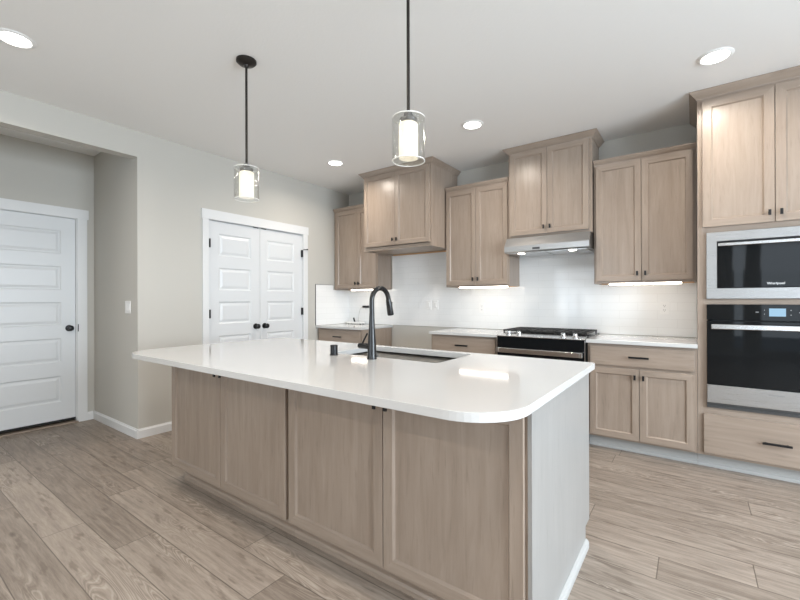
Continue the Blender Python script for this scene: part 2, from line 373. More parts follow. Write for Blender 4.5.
# ---------------------------------------------------------------- panelled doors
def panel_slab(bm, u0, u1, z0, z1, panels, P, thick):
    """P(u, z, d) -> point; d is the depth into the leaf"""
    us = [u0, panels[0][0], panels[0][1], u1]; zs = sorted({z0, z1, *[p[2] for p in panels], *[p[3] for p in panels]})
    grid = {}
    def V(u, z): 
        k = (round(u, 5), round(z, 5))
        if k not in grid: grid[k] = bm.verts.new(P(u, z, 0))
        return grid[k]
    pset = {(round(p[2], 5), round(p[3], 5)) for p in panels}
    for i in range(3):
        for za, zb in zip(zs, zs[1:]):
            if i == 1 and (round(za, 5), round(zb, 5)) in pset:
                ring = [V(us[1], za), V(us[2], za), V(us[2], zb), V(us[1], zb)]
                for ins, d in ((0.012, 0.009), (0.022, 0.009), (0.044, 0.002)):
                    nr = [bm.verts.new(P(u, z, d)) for u, z in ((us[1]+ins, za+ins), (us[2]-ins, za+ins), (us[2]-ins, zb-ins), (us[1]+ins, zb-ins))]
                    for k in range(4): bm.faces.new((ring[k], ring[(k+1) % 4], nr[(k+1) % 4], nr[k]))
                    ring = nr
                bm.faces.new(ring)
            else: bm.faces.new((V(us[i], za), V(us[i+1], za), V(us[i+1], zb), V(us[i], zb)))
    bk = {}
    for u in (u0, u1):
        for z in (z0, z1): bk[(u, z)] = bm.verts.new(P(u, z, thick))
    bm.faces.new((bk[(u0, z0)], bk[(u0, z1)], bk[(u1, z1)], bk[(u1, z0)]))
    for u in (u0, u1):
        for za, zb in ((z0, z1),): bm.faces.new([V(u, z) for z in zs] + [bk[(u, zb)], bk[(u, za)]])
    for z in (z0, z1): bm.faces.new([V(u, z) for u in us] + [bk[(u1, z)], bk[(u0, z)]])
PT = [1.962, 1.600, 1.238, 0.874, 0.494]; PBm = [1.725, 1.360, 1.002, 0.632, 0.232]
def knob_lever(parent, x, y, z):
    bm = bmesh.new(); lathe(bm, (x, y, z), [(0.032, 0.0), (0.032, 0.006), (0.012, 0.010), (0.011, 0.030), (0.024, 0.038), (0.029, 0.050), (0.026, 0.060), (0.012, 0.066)], 28, 'x')
    return obj('door_knob', bm, BLACK, parent, smooth=True)
def hinge(parent, x, y, z, h=0.09):
    bm = bmesh.new(); tube(bm, [(x, y, z-h/2), (x, y, z+h/2)], 0.009, 10); box(bm, x-0.022, x-0.002, y-0.010, y+0.010, z-h/2, z+h/2)
    return obj('hinge', bm, BLACK, parent)
# alcove entry door
xd = XA - 0.02
bm = bmesh.new(); panel_slab(bm, DY0+0.014, DY1-0.014, 0.052, DZ-0.012, [(DY0+0.135, DY1-0.128, b, t) for b, t in zip(PBm, PT)], lambda u, z, d: (xd-d, u, z), 0.044)
d1 = struct('door_1', bm, DOORW, bevel=0.0)
knob_lever(d1, xd, -2.992, 0.972)
obj('strike_plate', B((XA-0.004, XA+0.0195, DY1-0.003, DY1+0.004, 0.935, 1.01)), BLACK, d1)
bm = bmesh.new(); box(bm, xd-0.044, xd+0.004, DY0+0.014, DY1-0.014, 0.034, 0.052)
obj('door_sweep', bm, DARKV, d1)
struct('trim_1', B((XA-0.07, XA, DY1-0.012, DY1, 0, DZ), (XA-0.07, XA, DY0, DY0+0.012, 0, DZ), (XA-0.07, XA, DY0, DY1, DZ-0.01, DZ),
                   (XA, XA+0.018, DY1-0.006, -2.848, 0, DZ), (XA, XA+0.018, DY0-0.08, DY0+0.006, 0, DZ), (XA, XA+0.021, DY0-0.095, -2.835, DZ-0.006, 2.196)), TRIM, bevel=0.0015)
struct('trim_2', B((XA-0.10, XA+0.03, DY0, DY1, 0, 0.016)), WX, bevel=0.004)
struct('wall_behind_entry', B((XA-0.14, XA-0.12, DY0-0.1, DY1+0.1, 0, DZ+0.1)), DARKV)
# pantry pair
xp = -0.010; PM = -1.496
for k, (a, b, kn, hg) in enumerate(((PY0+0.006, PM-0.002, -1.556, PY0+0.003), (PM+0.002, PY1-0.006, -1.436, PY1-0.003))):
    pa, pb = (a+0.115, b-0.118) if k == 0 else (b-0.535, b-0.132)
    if k == 1: pa, pb = -1.400, -1.004
    bm = bmesh.new(); panel_slab(bm, a, b, 0.012, PZ-0.008, [(pa, pb, q, t) for q, t in zip(PBm, PT)], lambda u, z, d: (xp-d, u, z), 0.035)
    d = struct('door_%d' % (k+2), bm, DOORW)
    knob_lever(d, xp, kn, 0.953)
    for z in (1.85, 1.11, 0.27): hinge(d, 0.013, hg + (0.009 if k == 0 else -0.009), z)
    cx = PM-0.055 if k == 0 else PM+0.055
    obj('ball_catch', B((xp-0.03, xp+0.004, cx-0.03, cx+0.03, PZ-0.012, PZ-0.002)), BLACK, d)
    if k == 1:
        bm = bmesh.new(); tube(bm, [(0.012, hg, 1.90), (0.045, hg+0.045, 1.905)], 0.005, 8); lathe(bm, (0.045, hg+0.045, 1.897), [(0.009, 0), (0.009, 0.016)], 12)
        obj('hinge_stop', bm, BLACK, d)
struct('trim_3', B((0, 0.018, -2.187, PY0, 0, PZ), (0, 0.018, PY1, -0.796, 0, PZ), (0, 0.022, -2.197, -0.786, PZ, 2.197)), TRIM, bevel=0.0015)
struct('trim_4', B((-T, -0.0, PY0-0.02, PY0+0.002, 0, PZ+0.02), (-T, 0.0, PY1-0.002, PY1+0.02, 0, PZ+0.02), (-T, 0.0, PY0, PY1, PZ-0.003, PZ+0.02)), TRIM)

# tiled backsplash
ZS = 0.917
struct('wall_tile_back', B((0.0, 4.102, -0.008, 0, ZS, 1.40), (0.80, 1.79, -0.008, 0, 1.40, 1.92), (2.54, 3.34, -0.008, 0, 1.40, 1.88)), TILE_X)
struct('wall_tile_left', B((0.0, 0.008, -0.652, -0.008, ZS, 1.392), (0.0, 0.008, -0.652, -0.33, 1.392, 1.46)), TILE_Y)
struct('trim_5', B((0.0, 0.010, -0.656, -0.652, ZS, 1.464), (0.0, 0.010, -0.652, -0.33, 1.46, 1.464)), plain('black_tile_edge', (0.03, 0.03, 0.032), 0.4, metal=0.5))

# ================================================================ CABINETS
def door(root, x0, x1, z0, z1, yf, knob=None, st=0.056, name='door'):
    bm = bmesh.new(); t = 0.02; q = 0.009
    rects = [((x0, x1, z0, z1), yf+t), ((x0, x1, z0, z1), yf+0.0012), ((x0+0.0012, x1-0.0012, z0+0.0012, z1-0.0012), yf),
             ((x0+st-q, x1-st+q, z0+st-q, z1-st+q), yf), ((x0+st, x1-st, z0+st, z1-st), yf+0.0115), ((x0+st, x1-st, z0+st, z1-st), yf+t)]
    R4 = [[bm.verts.new(p) for p in ((a, y, c), (b, y, c), (b, y, e), (a, y, e))] for (a, b, c, e), y in rects]
    for A, Bq in zip(R4, R4[1:] + R4[:1]):
        for k in range(4): bm.faces.new((A[k], A[(k+1) % 4], Bq[(k+1) % 4], Bq[k])).material_index = 1 if k in (0, 2) else 0
    d = obj(name, bm, [WV, WX], root)
    obj('door_panel', B((x0+st-0.003, x1-st+0.003, yf+0.011, yf+0.016, z0+st-0.003, z1-st+0.003)), WV, d)
    if knob:
        kx = x1-0.028 if knob[0] == 'r' else x0+0.028
        kz = z0+0.062 if knob[1] == 'b' else z1-0.062
        bm = bmesh.new(); box(bm, kx-0.004, kx+0.004, yf-0.018, yf, kz-0.004, kz+0.004); box(bm, kx-0.0075, kx+0.0075, yf-0.027, yf-0.017, kz-0.0195, kz+0.0195)
        obj('knob', bm, BLACK, d, bevel=0.001)
    return d
def drawer(root, x0, x1, z0, z1, yf, pull=0.14, px=None, pz=None):
    d = obj('drawer', B((x0, x1, yf, yf+0.02, z0, z1)), WX, root, bevel=0.003)
    cx = (x0+x1)/2 if px is None else px; cz = (z0+z1)/2 if pz is None else pz
    bm = bmesh.new(); box(bm, cx-pull/2, cx+pull/2, yf-0.034, yf-0.024, cz-0.0075, cz+0.0075)
    for s in (-1, 1): box(bm, cx+s*(pull/2-0.02)-0.004, cx+s*(pull/2-0.02)+0.004, yf-0.026, yf, cz-0.004, cz+0.004)
    obj('handle', bm, BLACK, d, bevel=0.001); return d
SMALL = [(0, 0), (0.004, 0), (0.006, 0.012), (0.016, 0.022), (0.024, 0.036), (0.028, 0.040), (0.028, 0.052), (0, 0.052)]
TALL = [(0, 0), (0.005, 0), (0.007, 0.008), (0.016, 0.017), (0.038, 0.041), (0.048, 0.050), (0.048, 0.057), (0, 0.057)]
def crown(root, x0, x1, yf, yb, z0, prof, left=True, right=True):
    bm = bmesh.new()
    def path(o):
        p = []
        if left: p += [(x0-o, yb), (x0-o, yf-o)]
        else: p += [(x0, yf-o)]
        if right: p += [(x1+o, yf-o), (x1+o, yb)]
        else: p += [(x1, yf-o)]
        return p
    L = [[bm.verts.new((x, y, z0+z)) for x, y in path(o)] for o, z in prof]; n = len(prof); k = len(L[0])
    for i in range(n):
        a, b = L[i], L[(i+1) % n]
        for j in range(k-1): bm.faces.new((a[j], a[j+1], b[j+1], b[j]))
    bm.faces.new([l[0] for l in L]); bm.faces.new([l[-1] for l in L][::-1])
    return obj('crown_molding', bm, WX, root)
def wall_cab(label, x0, x1, z0, z1, yframe, doors, dz0, dz1, prof, left=True, right=True, xr=None, name='wall_cabinet'):
    """carcass open in front, face frame, two doors with a knob each, crown"""
    yb = -0.010; r = thing(name, label, 'cabinet', ((x0+x1)/2, (yframe+yb)/2, z0))
    fy = yframe + 0.02; s = 0.016
    obj('carcass', B((x0, x0+s, fy, yb, z0, z1), (x1-s, x1, fy, yb, z0, z1), (x0+s, x1-s, yb-0.008, yb, z0+0.03, z1), (x0+s, x1-s, fy, yb, z1-s, z1)), WV, r)
    obj('underside', B((x0+s, x1-s, fy, yb, z0+0.012, z0+0.026)), WX, r)
    obj('hanging_rail', B((x0+s, x1-s, yb-0.026, yb-0.0085, z0-0.002, z0+0.0118)), IV, r)
    fs = 0.038
    bm = B((x0, x0+fs, yframe, fy, z0, z1), (x1-fs, x1, yframe, fy, z0, z1)); box(bm, x0+fs, x1-fs, yframe, fy, z0, z0+fs, 1); box(bm, x0+fs, x1-fs, yframe, fy, z1-0.12, z1, 1)
    obj('face_frame', bm, [WV, WX], r)
    door(r, doors[0], doors[1]-0.0018, dz0, dz1, yframe-0.0205, 'rb'); door(r, doors[1]+0.0018, doors[2], dz0, dz1, yframe-0.0205, 'lb')
    crown(r, x0, x1, yframe, yb, z1-prof[-1][1]+0.0, prof, left, right)
    return r
wall_cab('upper cabinet in the corner, partly hidden behind the deep cabinet over the empty fridge space', 0.010, 0.787, 1.393, 2.517, -0.305, (0.052, 0.4545, 0.772), 1.412, 2.460, SMALL, False, False)
wall_cab('deep tall-set cabinet with crown over the empty fridge recess', 0.822, 1.783, 1.840, 2.784, -0.610, (0.842, 1.309, 1.770), 1.884, 2.724, TALL)
wall_cab('upper cabinet between the fridge recess and the range hood', 1.797, 2.538, 1.393, 2.517, -0.305, (1.806, 2.170, 2.528), 1.412, 2.460, SMALL, False, False)
wall_cab('short upper cabinet mounted directly above the range hood', 2.547, 3.334, 1.866, 2.784, -0.340, (2.566, 2.936, 3.306), 1.894, 2.724, TALL)
wall_cab('upper cabinet between the range hood and the oven tower', 3.342, 4.100, 1.393, 2.512, -0.305, (3.362, 3.7175, 4.080), 1.412, 2.456, SMALL, False, False)

def base_cab(label, x0, x1, doors, dr, right_side=False, xl=None):
    yb = -0.010; r = thing('base_cabinet', label, 'cabinet', ((x0+x1)/2, -0.31, 0)); s = 0.016; fy = -0.59; z0, z1 = 0.1, 0.883
    obj('carcass', B((x0, x0+s, fy, yb, z0, z1), (x1-s, x1, fy, yb, z0, z1), (x0+s, x1-s, fy, yb, z0, z0+s), (x0+s, x1-s, yb-0.008, yb, z0+s, z1)), WV, r)
    fs = 0.038
    bm = B((x0, x0+fs, -0.61, fy, z0, z1), (x1-fs, x1, -0.61, fy, z0, z1))
    for a, b in ((z0, z0+0.03), (0.678, 0.714), (z1-0.03, z1)): box(bm, x0+fs, x1-fs, -0.61, fy, a, b, 1)
    obj('face_frame', bm, [WV, WX], r)
    drawer(r, dr[0], dr[1], 0.706, 0.862, -0.6305)
    door(r, doors[0], doors[1]-0.0018, 0.116, 0.686, -0.6305, 'rt'); door(r, doors[1]+0.0018, doors[2], 0.116, 0.686, -0.6305, 'lt')
    bm = B((x0, x1, -0.545, -0.533, 0, 0.1)); prism(bm, [(-0.545, 0), (-0.560, 0), (-0.560, 0.014), (-0.554, 0.022), (-0.545, 0.026)], x0, x1, 'x')
    obj('toe_kick', bm, TOE, r)
    return r
base_cab('base cabinet in the back corner under the counter with the small white box', 0.010, 0.787, (0.034, 0.40, 0.765), (0.034, 0.765))
base_cab('base cabinet on the far side of the island, left of the range', 1.783, 2.538, (1.806, 2.166, 2.520), (1.806, 2.520))
base_cab('base cabinet with one drawer and two doors between range and oven tower', 3.346, 4.102, (3.366, 3.7275, 4.083), (3.367, 4.084))

# oven tower
r = thing('oven_tower_cabinet', 'full-height cabinet housing the microwave and wall oven', 'cabinet', (4.53, -0.31, 0))
tx0, tx1, s, fy = 4.104, 4.962, 0.018, -0.59
obj('carcass', B((tx0, tx0+s, fy, -0.01, 0.1, H-0.003), (tx1-s, tx1, fy, -0.01, 0.1, H-0.003), (tx0+s, tx1-s, -0.02, -0.01, 0.1, H-0.003),
                 (tx0+s, tx1-s, fy, -0.02, 0.1, 0.116), (tx0+s, tx1-s, fy, -0.02, 0.422, 0.440), (tx0+s, tx1-s, fy, -0.02, 1.222, 1.238), (tx0+s, tx1-s, fy, -0.02, 1.752, 1.768), (tx0+s, tx1-s, fy, -0.02, H-0.02, H-0.003)), WV, r)
bm = B((tx0, 4.165, -0.61, fy, 0.1, H-0.003), (4.901, tx1, -0.61, fy, 0.1, H-0.003))
for a, b in ((0.1, 0.135), (0.39, 0.462), (1.204, 1.252), (1.728, 1.80), (2.67, H-0.003)): box(bm, 4.165, 4.901, -0.61, fy, a, b, 1)
obj('face_frame', bm, [WV, WX], r)
door(r, 4.134, 4.529, 1.777, 2.706, -0.6305, 'rb', 0.062); door(r, 4.533, 4.932, 1.777, 2.706, -0.6305, 'lb', 0.062)
drawer(r, 4.138, 4.930, 0.119, 0.407, -0.6305, 0.15)
crown(r, tx0, tx1, -0.61, -0.010, 2.727, TALL)
bm = B((tx0, tx1, -0.545, -0.533, 0, 0.1)); prism(bm, [(-0.545, 0), (-0.560, 0), (-0.560, 0.014), (-0.554, 0.022), (-0.545, 0.026)], tx0, tx1, 'x')
obj('toe_kick', bm, TOE, r)

# microwave
r = thing('microwave', 'built-in stainless microwave above the wall oven', 'microwave', (4.533, -0.40, 1.247))
mx0, mx1, mz0, mz1 = 4.156, 4.910, 1.250, 1.734; gx0, gx1, gz0, gz1 = 4.217, 4.850, 1.326, 1.668; yt = -0.636
bm = bmesh.new(); q = 0.003
rects = [(mx0, mx1, mz0, mz1, -0.6112), (mx0, mx1, mz0, mz1, yt+q), (mx0+q, mx1-q, mz0+q, mz1-q, yt), (gx0, gx1, gz0, gz1, yt), (gx0, gx1, gz0, gz1, -0.6112)]
R4 = [[bm.verts.new(p) for p in ((a, y, c), (b, y, c), (b, y, e), (a, y, e))] for a, b, c, e, y in rects]
for A, Bq in zip(R4, R4[1:] + R4[:1]):
    for k in range(4): bm.faces.new((A[k], A[(k+1) % 4], Bq[(k+1) % 4], Bq[k]))
obj('trim_kit', bm, STEEL, r)
obj('body', B((4.19, 4.88, -0.6, -0.12, 1.262, 1.70)), SLOT, r)
dd = obj('door', B((gx0+0.004, gx1-0.004, -0.632, -0.604, gz0+0.004, gz1-0.012)), GLASSB, r, bevel=0.002)
obj('handle', B((gx0+0.006, gx1-0.006, -0.646, -0.632, gz1-0.038, gz1-0.016)), CHROME, dd, bevel=0.003)
text_mesh('brand_lettering', 'Whirlpool', 0.022, (4.533, -0.6325, gz0+0.030), LOGO, dd)

# wall oven
r = thing('wall_oven', 'black glass wall oven with stainless handle below the microwave', 'oven', (4.533, -0.40, 0.458))
ox0, ox1 = 4.158, 4.908
obj('body', B((4.19, 4.88, -0.6, -0.06, 0.47, 1.195)), SLOT, r)
cp = obj('control_panel', B((ox0, ox1, -0.634, -0.6112, 1.098, 1.211)), GLASSB, r, bevel=0.002)
obj('display', B((4.498, 4.582, -0.6352, -0.634, 1.130, 1.184)), SCREEN, cp)
for x, z, ww in ((4.436, 1.158, 0.016), (4.474, 1.172, 0.004), (4.474, 1.145, 0.004), (4.607, 1.172, 0.006), (4.607, 1.140, 0.006), (4.655, 1.157, 0.018), (4.70, 1.157, 0.012)):
    obj('touch_mark', B((x-ww/2, x+ww/2, -0.635, -0.634, z-0.003, z+0.003)), MARK, cp)
d = obj('door', B((ox0, ox1, -0.640, -0.6112, 0.628, 1.092)), GLASSB, r, bevel=0.003)
bm = bmesh.new(); box(bm, 4.182, 4.884, -0.690, -0.672, 1.034, 1.070)
obj('handle', bm, CHROME, d, bevel=0.005)
for a in (4.21, 4.826): obj('handle_post', B((a, a+0.03, -0.674, -0.640, 1.040, 1.064)), BLACK, d)
lp = obj('lower_panel', B((ox0, ox1, -0.640, -0.6112, 0.497, 0.6265)), STEEL, r, bevel=0.003)
text_mesh('brand_lettering', 'Whirlpool', 0.020, (4.533, -0.6405, 0.592), LOGOD, lp)
obj('vent', B((ox0, ox1, -0.634, -0.6112, 0.486, 0.496), (ox0, ox1, -0.626, -0.6112, 0.474, 0.486), (ox0, ox1, -0.634, -0.6112, 0.460, 0.474)), SLOT, r)

# ---------------------------------------------------------------- countertops
def slab(name, label, x0, x1, y0, y1, z0=0.884, z1=0.914):
    return tag(obj(name, B((x0, x1, y0, y1, z0, z1)), QUARTZ, bevel=0.003), label, 'countertop')
slab('countertop', 'short white counter in the back corner with the small white box on it', 0.001, 0.800, -0.648, -0.001)
slab('countertop', 'white counter on the base cabinet left of the range', 1.774, 2.545, -0.648, -0.001)
slab('countertop', 'white counter on the base cabinet between range and oven tower', 3.337, 4.1025, -0.648, -0.001)

def arc(cx, cy, r, a0, a1, n): return [(cx+r*math.cos(math.radians(a0+(a1-a0)*i/n)), cy+r*math.sin(math.radians(a0+(a1-a0)*i/n))) for i in range(n+1)]
def ring_slab(outer, inner, z0, z1):
    bm = bmesh.new(); es = []
    for loop in (outer, inner):
        vs = [bm.verts.new((x, y, z0)) for x, y in loop]
        es += [bm.edges.new((vs[i], vs[(i+1) % len(vs)])) for i in range(len(vs))]
    bmesh.ops.triangle_fill(bm, use_beauty=True, use_dissolve=False, edges=es)
    ret = bmesh.ops.extrude_face_region(bm, geom=bm.faces[:])
    bmesh.ops.translate(bm, verts=[g for g in ret['geom'] if isinstance(g, bmesh.types.BMVert)], vec=(0, 0, z1-z0))
    return bm
ix0, ix1, iy0, iy1, R = 1.040, 3.660, -3.280, -2.015, 0.20
outer = arc(ix0+R, iy0+R, R, 180, 270, 14) + arc(ix1-R, iy0+R, R, 270, 360, 14) + arc(ix1-0.02, iy1-0.02, 0.02, 0, 90, 4) + arc(ix0+0.02, iy1-0.02, 0.02, 90, 180, 4)
sx0, sx1, sy0, sy1 = 2.20, 2.982, -2.512, -2.088; q = 0.02
inner = arc(sx0+q, sy0+q, q, 180, 270, 4) + arc(sx1-q, sy0+q, q, 270, 360, 4) + arc(sx1-q, sy1-q, q, 0, 90, 4) + arc(sx0+q, sy1-q, q, 90, 180, 4)
tag(obj('island_countertop', ring_slab(outer, inner, 0.883, 0.914), QUARTZ, bevel=0.003), 'large white island counter with rounded front corners and sink cut-out', 'countertop')

# ---------------------------------------------------------------- island
def island_cab(label, x0, x1, d):
    r = thing('island_cabinet', label, 'cabinet', ((x0+x1)/2, -2.82, 0)); s = 0.016; fy = -2.96; yb = -2.066; z0, z1 = 0.1, 0.882
    ya, yc = (yb, -2.64) if x0 < 1.5 else (-2.64, yb)     # the shared inner side stops short of the sink
    obj('carcass', B((x0, x0+s, fy, ya, z0, z1), (x1-s, x1, fy, yc, z0, z1), (x0+s, x1-s, fy, yb, z0, z0+s), (x0+s, x1-s, yb-0.010, yb, z0+s, 0.862), (x0+s, x1-s, -2.66, -2.648, z0+s, z1)), WV, r)
    fs = 0.03
    bm = B((x0, x0+fs, -2.98, fy, z0, z1), (x1-fs, x1, -2.98, fy, z0, z1)); box(bm, x0+fs, x1-fs, -2.98, fy, z0, z0+0.03, 1); box(bm, x0+fs, x1-fs, -2.98, fy, z1-0.03, z1, 1)
    obj('face_frame', bm, [WV, WX], r)
    door(r, d[0], d[1]-0.002, 0.101, 0.864, -3.0005, 'rt', 0.058); door(r, d[1]+0.002, d[2], 0.101, 0.864, -3.0005, 'lt', 0.058)
    ta = x0 + (0.075 if x0 < 1.5 else 0)
    bm = B((ta, x1, -2.935, -2.922, 0, 0.1)); prism(bm, [(-2.935, 0), (-2.952, 0), (-2.952, 0.022), (-2.945, 0.034), (-2.935, 0.040)], ta, x1, 'x')
    obj('toe_kick', bm, WX, r)
    bm = B((x0, x1, -2.160, -2.148, 0, 0.1)); obj('rear_toe_kick', bm, WX, r)
    return r
island_cab('island base cabinet standing farther from the pale daylit end panel', 1.117, 2.366, (1.116, 1.737, 2.354))
island_cab('island base cabinet butted against the pale daylit end panel', 2.368, 3.6205, (2.381, 3.003, 3.612))
r = thing('island_end_panel', 'wood panel with pale daylight painted in, closing the end of the island, toward the oven', 'panel', (3.63, -2.53, 0))
bm = bmesh.new(); prism(bm, [(-2.985, 0), (-2.157, 0), (-2.157, 0.104), (-2.066, 0.104), (-2.066, 0.882), (-2.985, 0.882)], 3.6215, 3.637, 'x')
obj('panel_board', bm, PV, r, bevel=0.001)
bm = bmesh.new(); prism(bm, [(3.6375, 0), (3.652, 0), (3.652, 0.024), (3.647, 0.036), (3.6375, 0.042)], -2.99, -2.150, 'y')
obj('base_molding', bm, plain('pale_shoe_molding', (0.44, 0.44, 0.43), 0.4), r)

# sink
r = thing('kitchen_sink', 'stainless undermount sink in the island counter behind the faucet', 'sink', (2.59, -2.30, 0.66))
a0, a1, b0, b1, zt, zb, th = sx0-0.004, sx1+0.004, sy0-0.004, sy1+0.004, 0.8825, 0.665, 0.003
bm = bmesh.new(); rr = 0.03
def rrect(x0, x1, y0, y1, r, n=5): return arc(x0+r, y0+r, r, 180, 270, n) + arc(x1-r, y0+r, r, 270, 360, n) + arc(x1-r, y1-r, r, 0, 90, n) + arc(x0+r, y1-r, r, 90, 180, n)
loops = [(rrect(a0-0.02, a1+0.02, b0-0.02, b1+0.02, rr+0.02), zt), (rrect(a0, a1, b0, b1, rr), zt), (rrect(a0+0.006, a1-0.006, b0+0.006, b1-0.006, rr), zb+0.03), (rrect(a0+0.03, a1-0.03, b0+0.03, b1-0.03, rr), zb)]
prev = None
for pts, z in loops:
    cur = [bm.verts.new((x, y, z)) for x, y in pts]
    if prev:
        for i in range(len(cur)): bm.faces.new((prev[i], prev[(i+1) % len(cur)], cur[(i+1) % len(cur)], cur[i]))
    prev = cur
bm.faces.new(prev)
so = obj('bowl', bm, SINKST, r, smooth=True)
m = so.modifiers.new('thick', 'SOLIDIFY'); m.thickness = 0.002; m.offset = -1
bm = bmesh.new(); lathe(bm, (2.59, -2.25, 0.666), [(0.055, 0), (0.055, 0.004), (0.040, 0.005), (0.036, 0.002)], 24); obj('drain', bm, CHROME, r)

# faucet
r = thing('faucet', 'tall black gooseneck pull-down faucet on the island counter', 'faucet', (2.601, -2.589, 0.914))
fx, fyy = 2.601, -2.589
bm = bmesh.new(); lathe(bm, (fx, fyy, 0.9142), [(0.0275, 0), (0.0275, 0.006), (0.0265, 0.012), (0.0235, 0.09), (0.0185, 0.165), (0.0155, 0.225), (0.0148, 0.26)], 28)
obj('body', bm, FAUC, r, smooth=True)
pts = [(fx, fyy, 1.165), (fx, fyy, 1.21), (fx, fyy, 1.245)]
for k in range(1, 15):
    a = PI - k*(PI*0.99)/14; pts.append((fx+0.006*k/14, fyy+0.074+0.074*math.cos(a), 1.244+0.074*math.sin(a)))
bm = bmesh.new(); tube(bm, pts, 0.0142, 18); obj('spout', bm, FAUC, r, smooth=True)
e = Vector(pts[-1]); d = (Vector(pts[-1])-Vector(pts[-2])).normalized(); d = (d + Vector((0.0, 0.07, 0))).normalized()
bm = bmesh.new(); tube(bm, [e-d*0.008, e+d*0.004, e+d*0.012, e+d*0.082, e+d*0.090], [0.0150, 0.0165, 0.0175, 0.0195, 0.0175], 20)
hd = obj('spray_head', bm, FAUC, r, smooth=True)
c = e + d*0.028 + Vector((0.002, 0.018, 0.003)); bm = bmesh.new(); box(bm, c.x-0.007, c.x+0.007, c.y-0.004, c.y+0.004, c.z-0.016, c.z+0.016); obj('button', bm, BLACK, hd, bevel=0.002)
bm = bmesh.new(); tube(bm, [(fx-0.012, fyy, 0.985), (fx-0.088, fyy-0.004, 0.985), (fx-0.095, fyy-0.004, 0.985)], [0.0165, 0.0165, 0.013], 18)
hb = obj('handle_barrel', bm, FAUC, r, smooth=True)
bm = bmesh.new(); tube(bm, [(fx-0.074, fyy-0.002, 0.992), (fx-0.060, fyy, 1.018), (fx-0.036, fyy+0.002, 1.058)], [0.0056, 0.0052, 0.0048], 10); obj('lever', bm, FAUC, hb, smooth=True)
bm = bmesh.new(); lathe(bm, (2.302, -2.592, 0.9142), [(0.026, 0), (0.026, 0.004), (0.0225, 0.006), (0.0225, 0.058), (0.0205, 0.062)], 26)
tag(obj('air_switch', bm, BLACK, smooth=True), 'short black cylindrical sink air gap standing beside the faucet', 'fixture')

# ---------------------------------------------------------------- range hood
r = thing('range_hood', 'stainless under-cabinet range hood above the cooktop', 'range hood', (2.94, -0.25, 1.70))
hx0, hx1 = 2.549, 3.332
bm = bmesh.new(); prof = [(-0.008, 1.864), (-0.402, 1.864), (-0.470, 1.775), (-0.470, 1.722), (-0.455, 1.712), (-0.008, 1.712)]
prism(bm, prof, hx0, hx1, 'x')
hs = obj('shell', bm, STEEL, r, bevel=0.002)
obj('filter_panel', B((hx0+0.03, 2.932, -0.43, -0.06, 1.706, 1.712), (2.948, hx1-0.03, -0.43, -0.06, 1.706, 1.712)), CHROME, r)
for x in (2.70, 3.18):
    bm = bmesh.new(); lathe(bm, (x, -0.405, 1.7055), [(0.032, -0.004), (0.032, 0.0)], 24); obj('lamp', bm, PUCK, r)
bm = bmesh.new(); box(bm, 2.83, 2.90, -0.4715, -0.470, 1.732, 1.752); obj('switch', bm, SLOT, hs)

# range
r = thing('gas_range', 'black and stainless slide-in gas range between the counters', 'range', (2.94, -0.34, 0))
rx0, rx1 = 2.552, 3.330
obj('body', B((rx0, rx1, -0.62, -0.03, 0.02, 0.905)), SLOT, r)
bm = bmesh.new(); prism(bm, [(-0.658, 0.800), (-0.625, 0.800), (-0.625, 0.900), (-0.654, 0.900)], rx0, rx1, 'x')
obj('front_panel', bm, GLASSB, r)
bm = bmesh.new(); prism(bm, [(-0.656, 0.901), (-0.656, 0.909), (-0.560, 0.930), (-0.54, 0.930), (-0.54, 0.901)], rx0, rx1, 'x')
obj('knob_ledge', bm, CHROME, r, bevel=0.002)
bm = B((rx0-0.008, rx1+0.008, -0.539, -0.025, 0.916, 0.926)); obj('cooktop', bm, GLASSB, r, bevel=0.002)
for x in (2.645, 2.745, 2.94, 3.145, 3.245):
    if x == 2.94: continue
    n = Vector((0, -0.21, 0.975)).normalized(); c = Vector((x, -0.602, 0.921))
    bm = bmesh.new(); tube(bm, [c, c+n*0.006, c+n*0.007, c+n*0.028, c+n*0.032], [0.026, 0.026, 0.020, 0.019, 0.016], 22)
    k = obj('knob', bm, CHROME, r, smooth=True)
    bm = bmesh.new(); tube(bm, [c+n*0.0325+Vector((0, -0.017, -0.005)), c+n*0.0335+Vector((0, 0.017, 0.006))], 0.004, 8); obj('pointer', bm, SLOT, k)
for gx in (2.560, 2.815, 3.070):
    bm = bmesh.new(); w2 = 0.252; y0, y1, zt = -0.530, -0.060, 0.958
    for y in (y0, y1-0.012): box(bm, gx, gx+w2, y, y+0.012, zt-0.014, zt)
    for x in (gx, gx+w2-0.012): box(bm, x, x+0.012, y0, y1, zt-0.014, zt)
    for x in (gx+0.063, gx+0.12, gx+0.178): box(bm, x, x+0.011, y0, y1, zt-0.012, zt)
    for y in (y0+0.11, y0+0.222, y0+0.335): box(bm, gx, gx+w2, y, y+0.011, zt-0.012, zt)
    for x in (gx+0.002, gx+w2-0.014):
        for y in (y0+0.002, y1-0.014): box(bm, x, x+0.012, y, y+0.012, 0.9265, zt-0.012)
    obj('grate', bm, IRON, r, bevel=0.0015)
for x, y in ((2.695, -0.41), (2.695, -0.18), (2.938, -0.30), (3.185, -0.41), (3.185, -0.18)):
    bm = bmesh.new(); lathe(bm, (x, y, 0.9265), [(0.046, 0), (0.046, 0.010), (0.036, 0.012), (0.036, 0.020), (0.030, 0.022)], 24); obj('burner', bm, IRON, r, smooth=True)
d = obj('oven_door', B((rx0+0.002, rx1-0.002, -0.655, -0.622, 0.215, 0.796)), GLASSB, r, bevel=0.003)
obj('handle', B((2.580, 3.302, -0.712, -0.692, 0.754, 0.800)), CHROME, d, bevel=0.005)
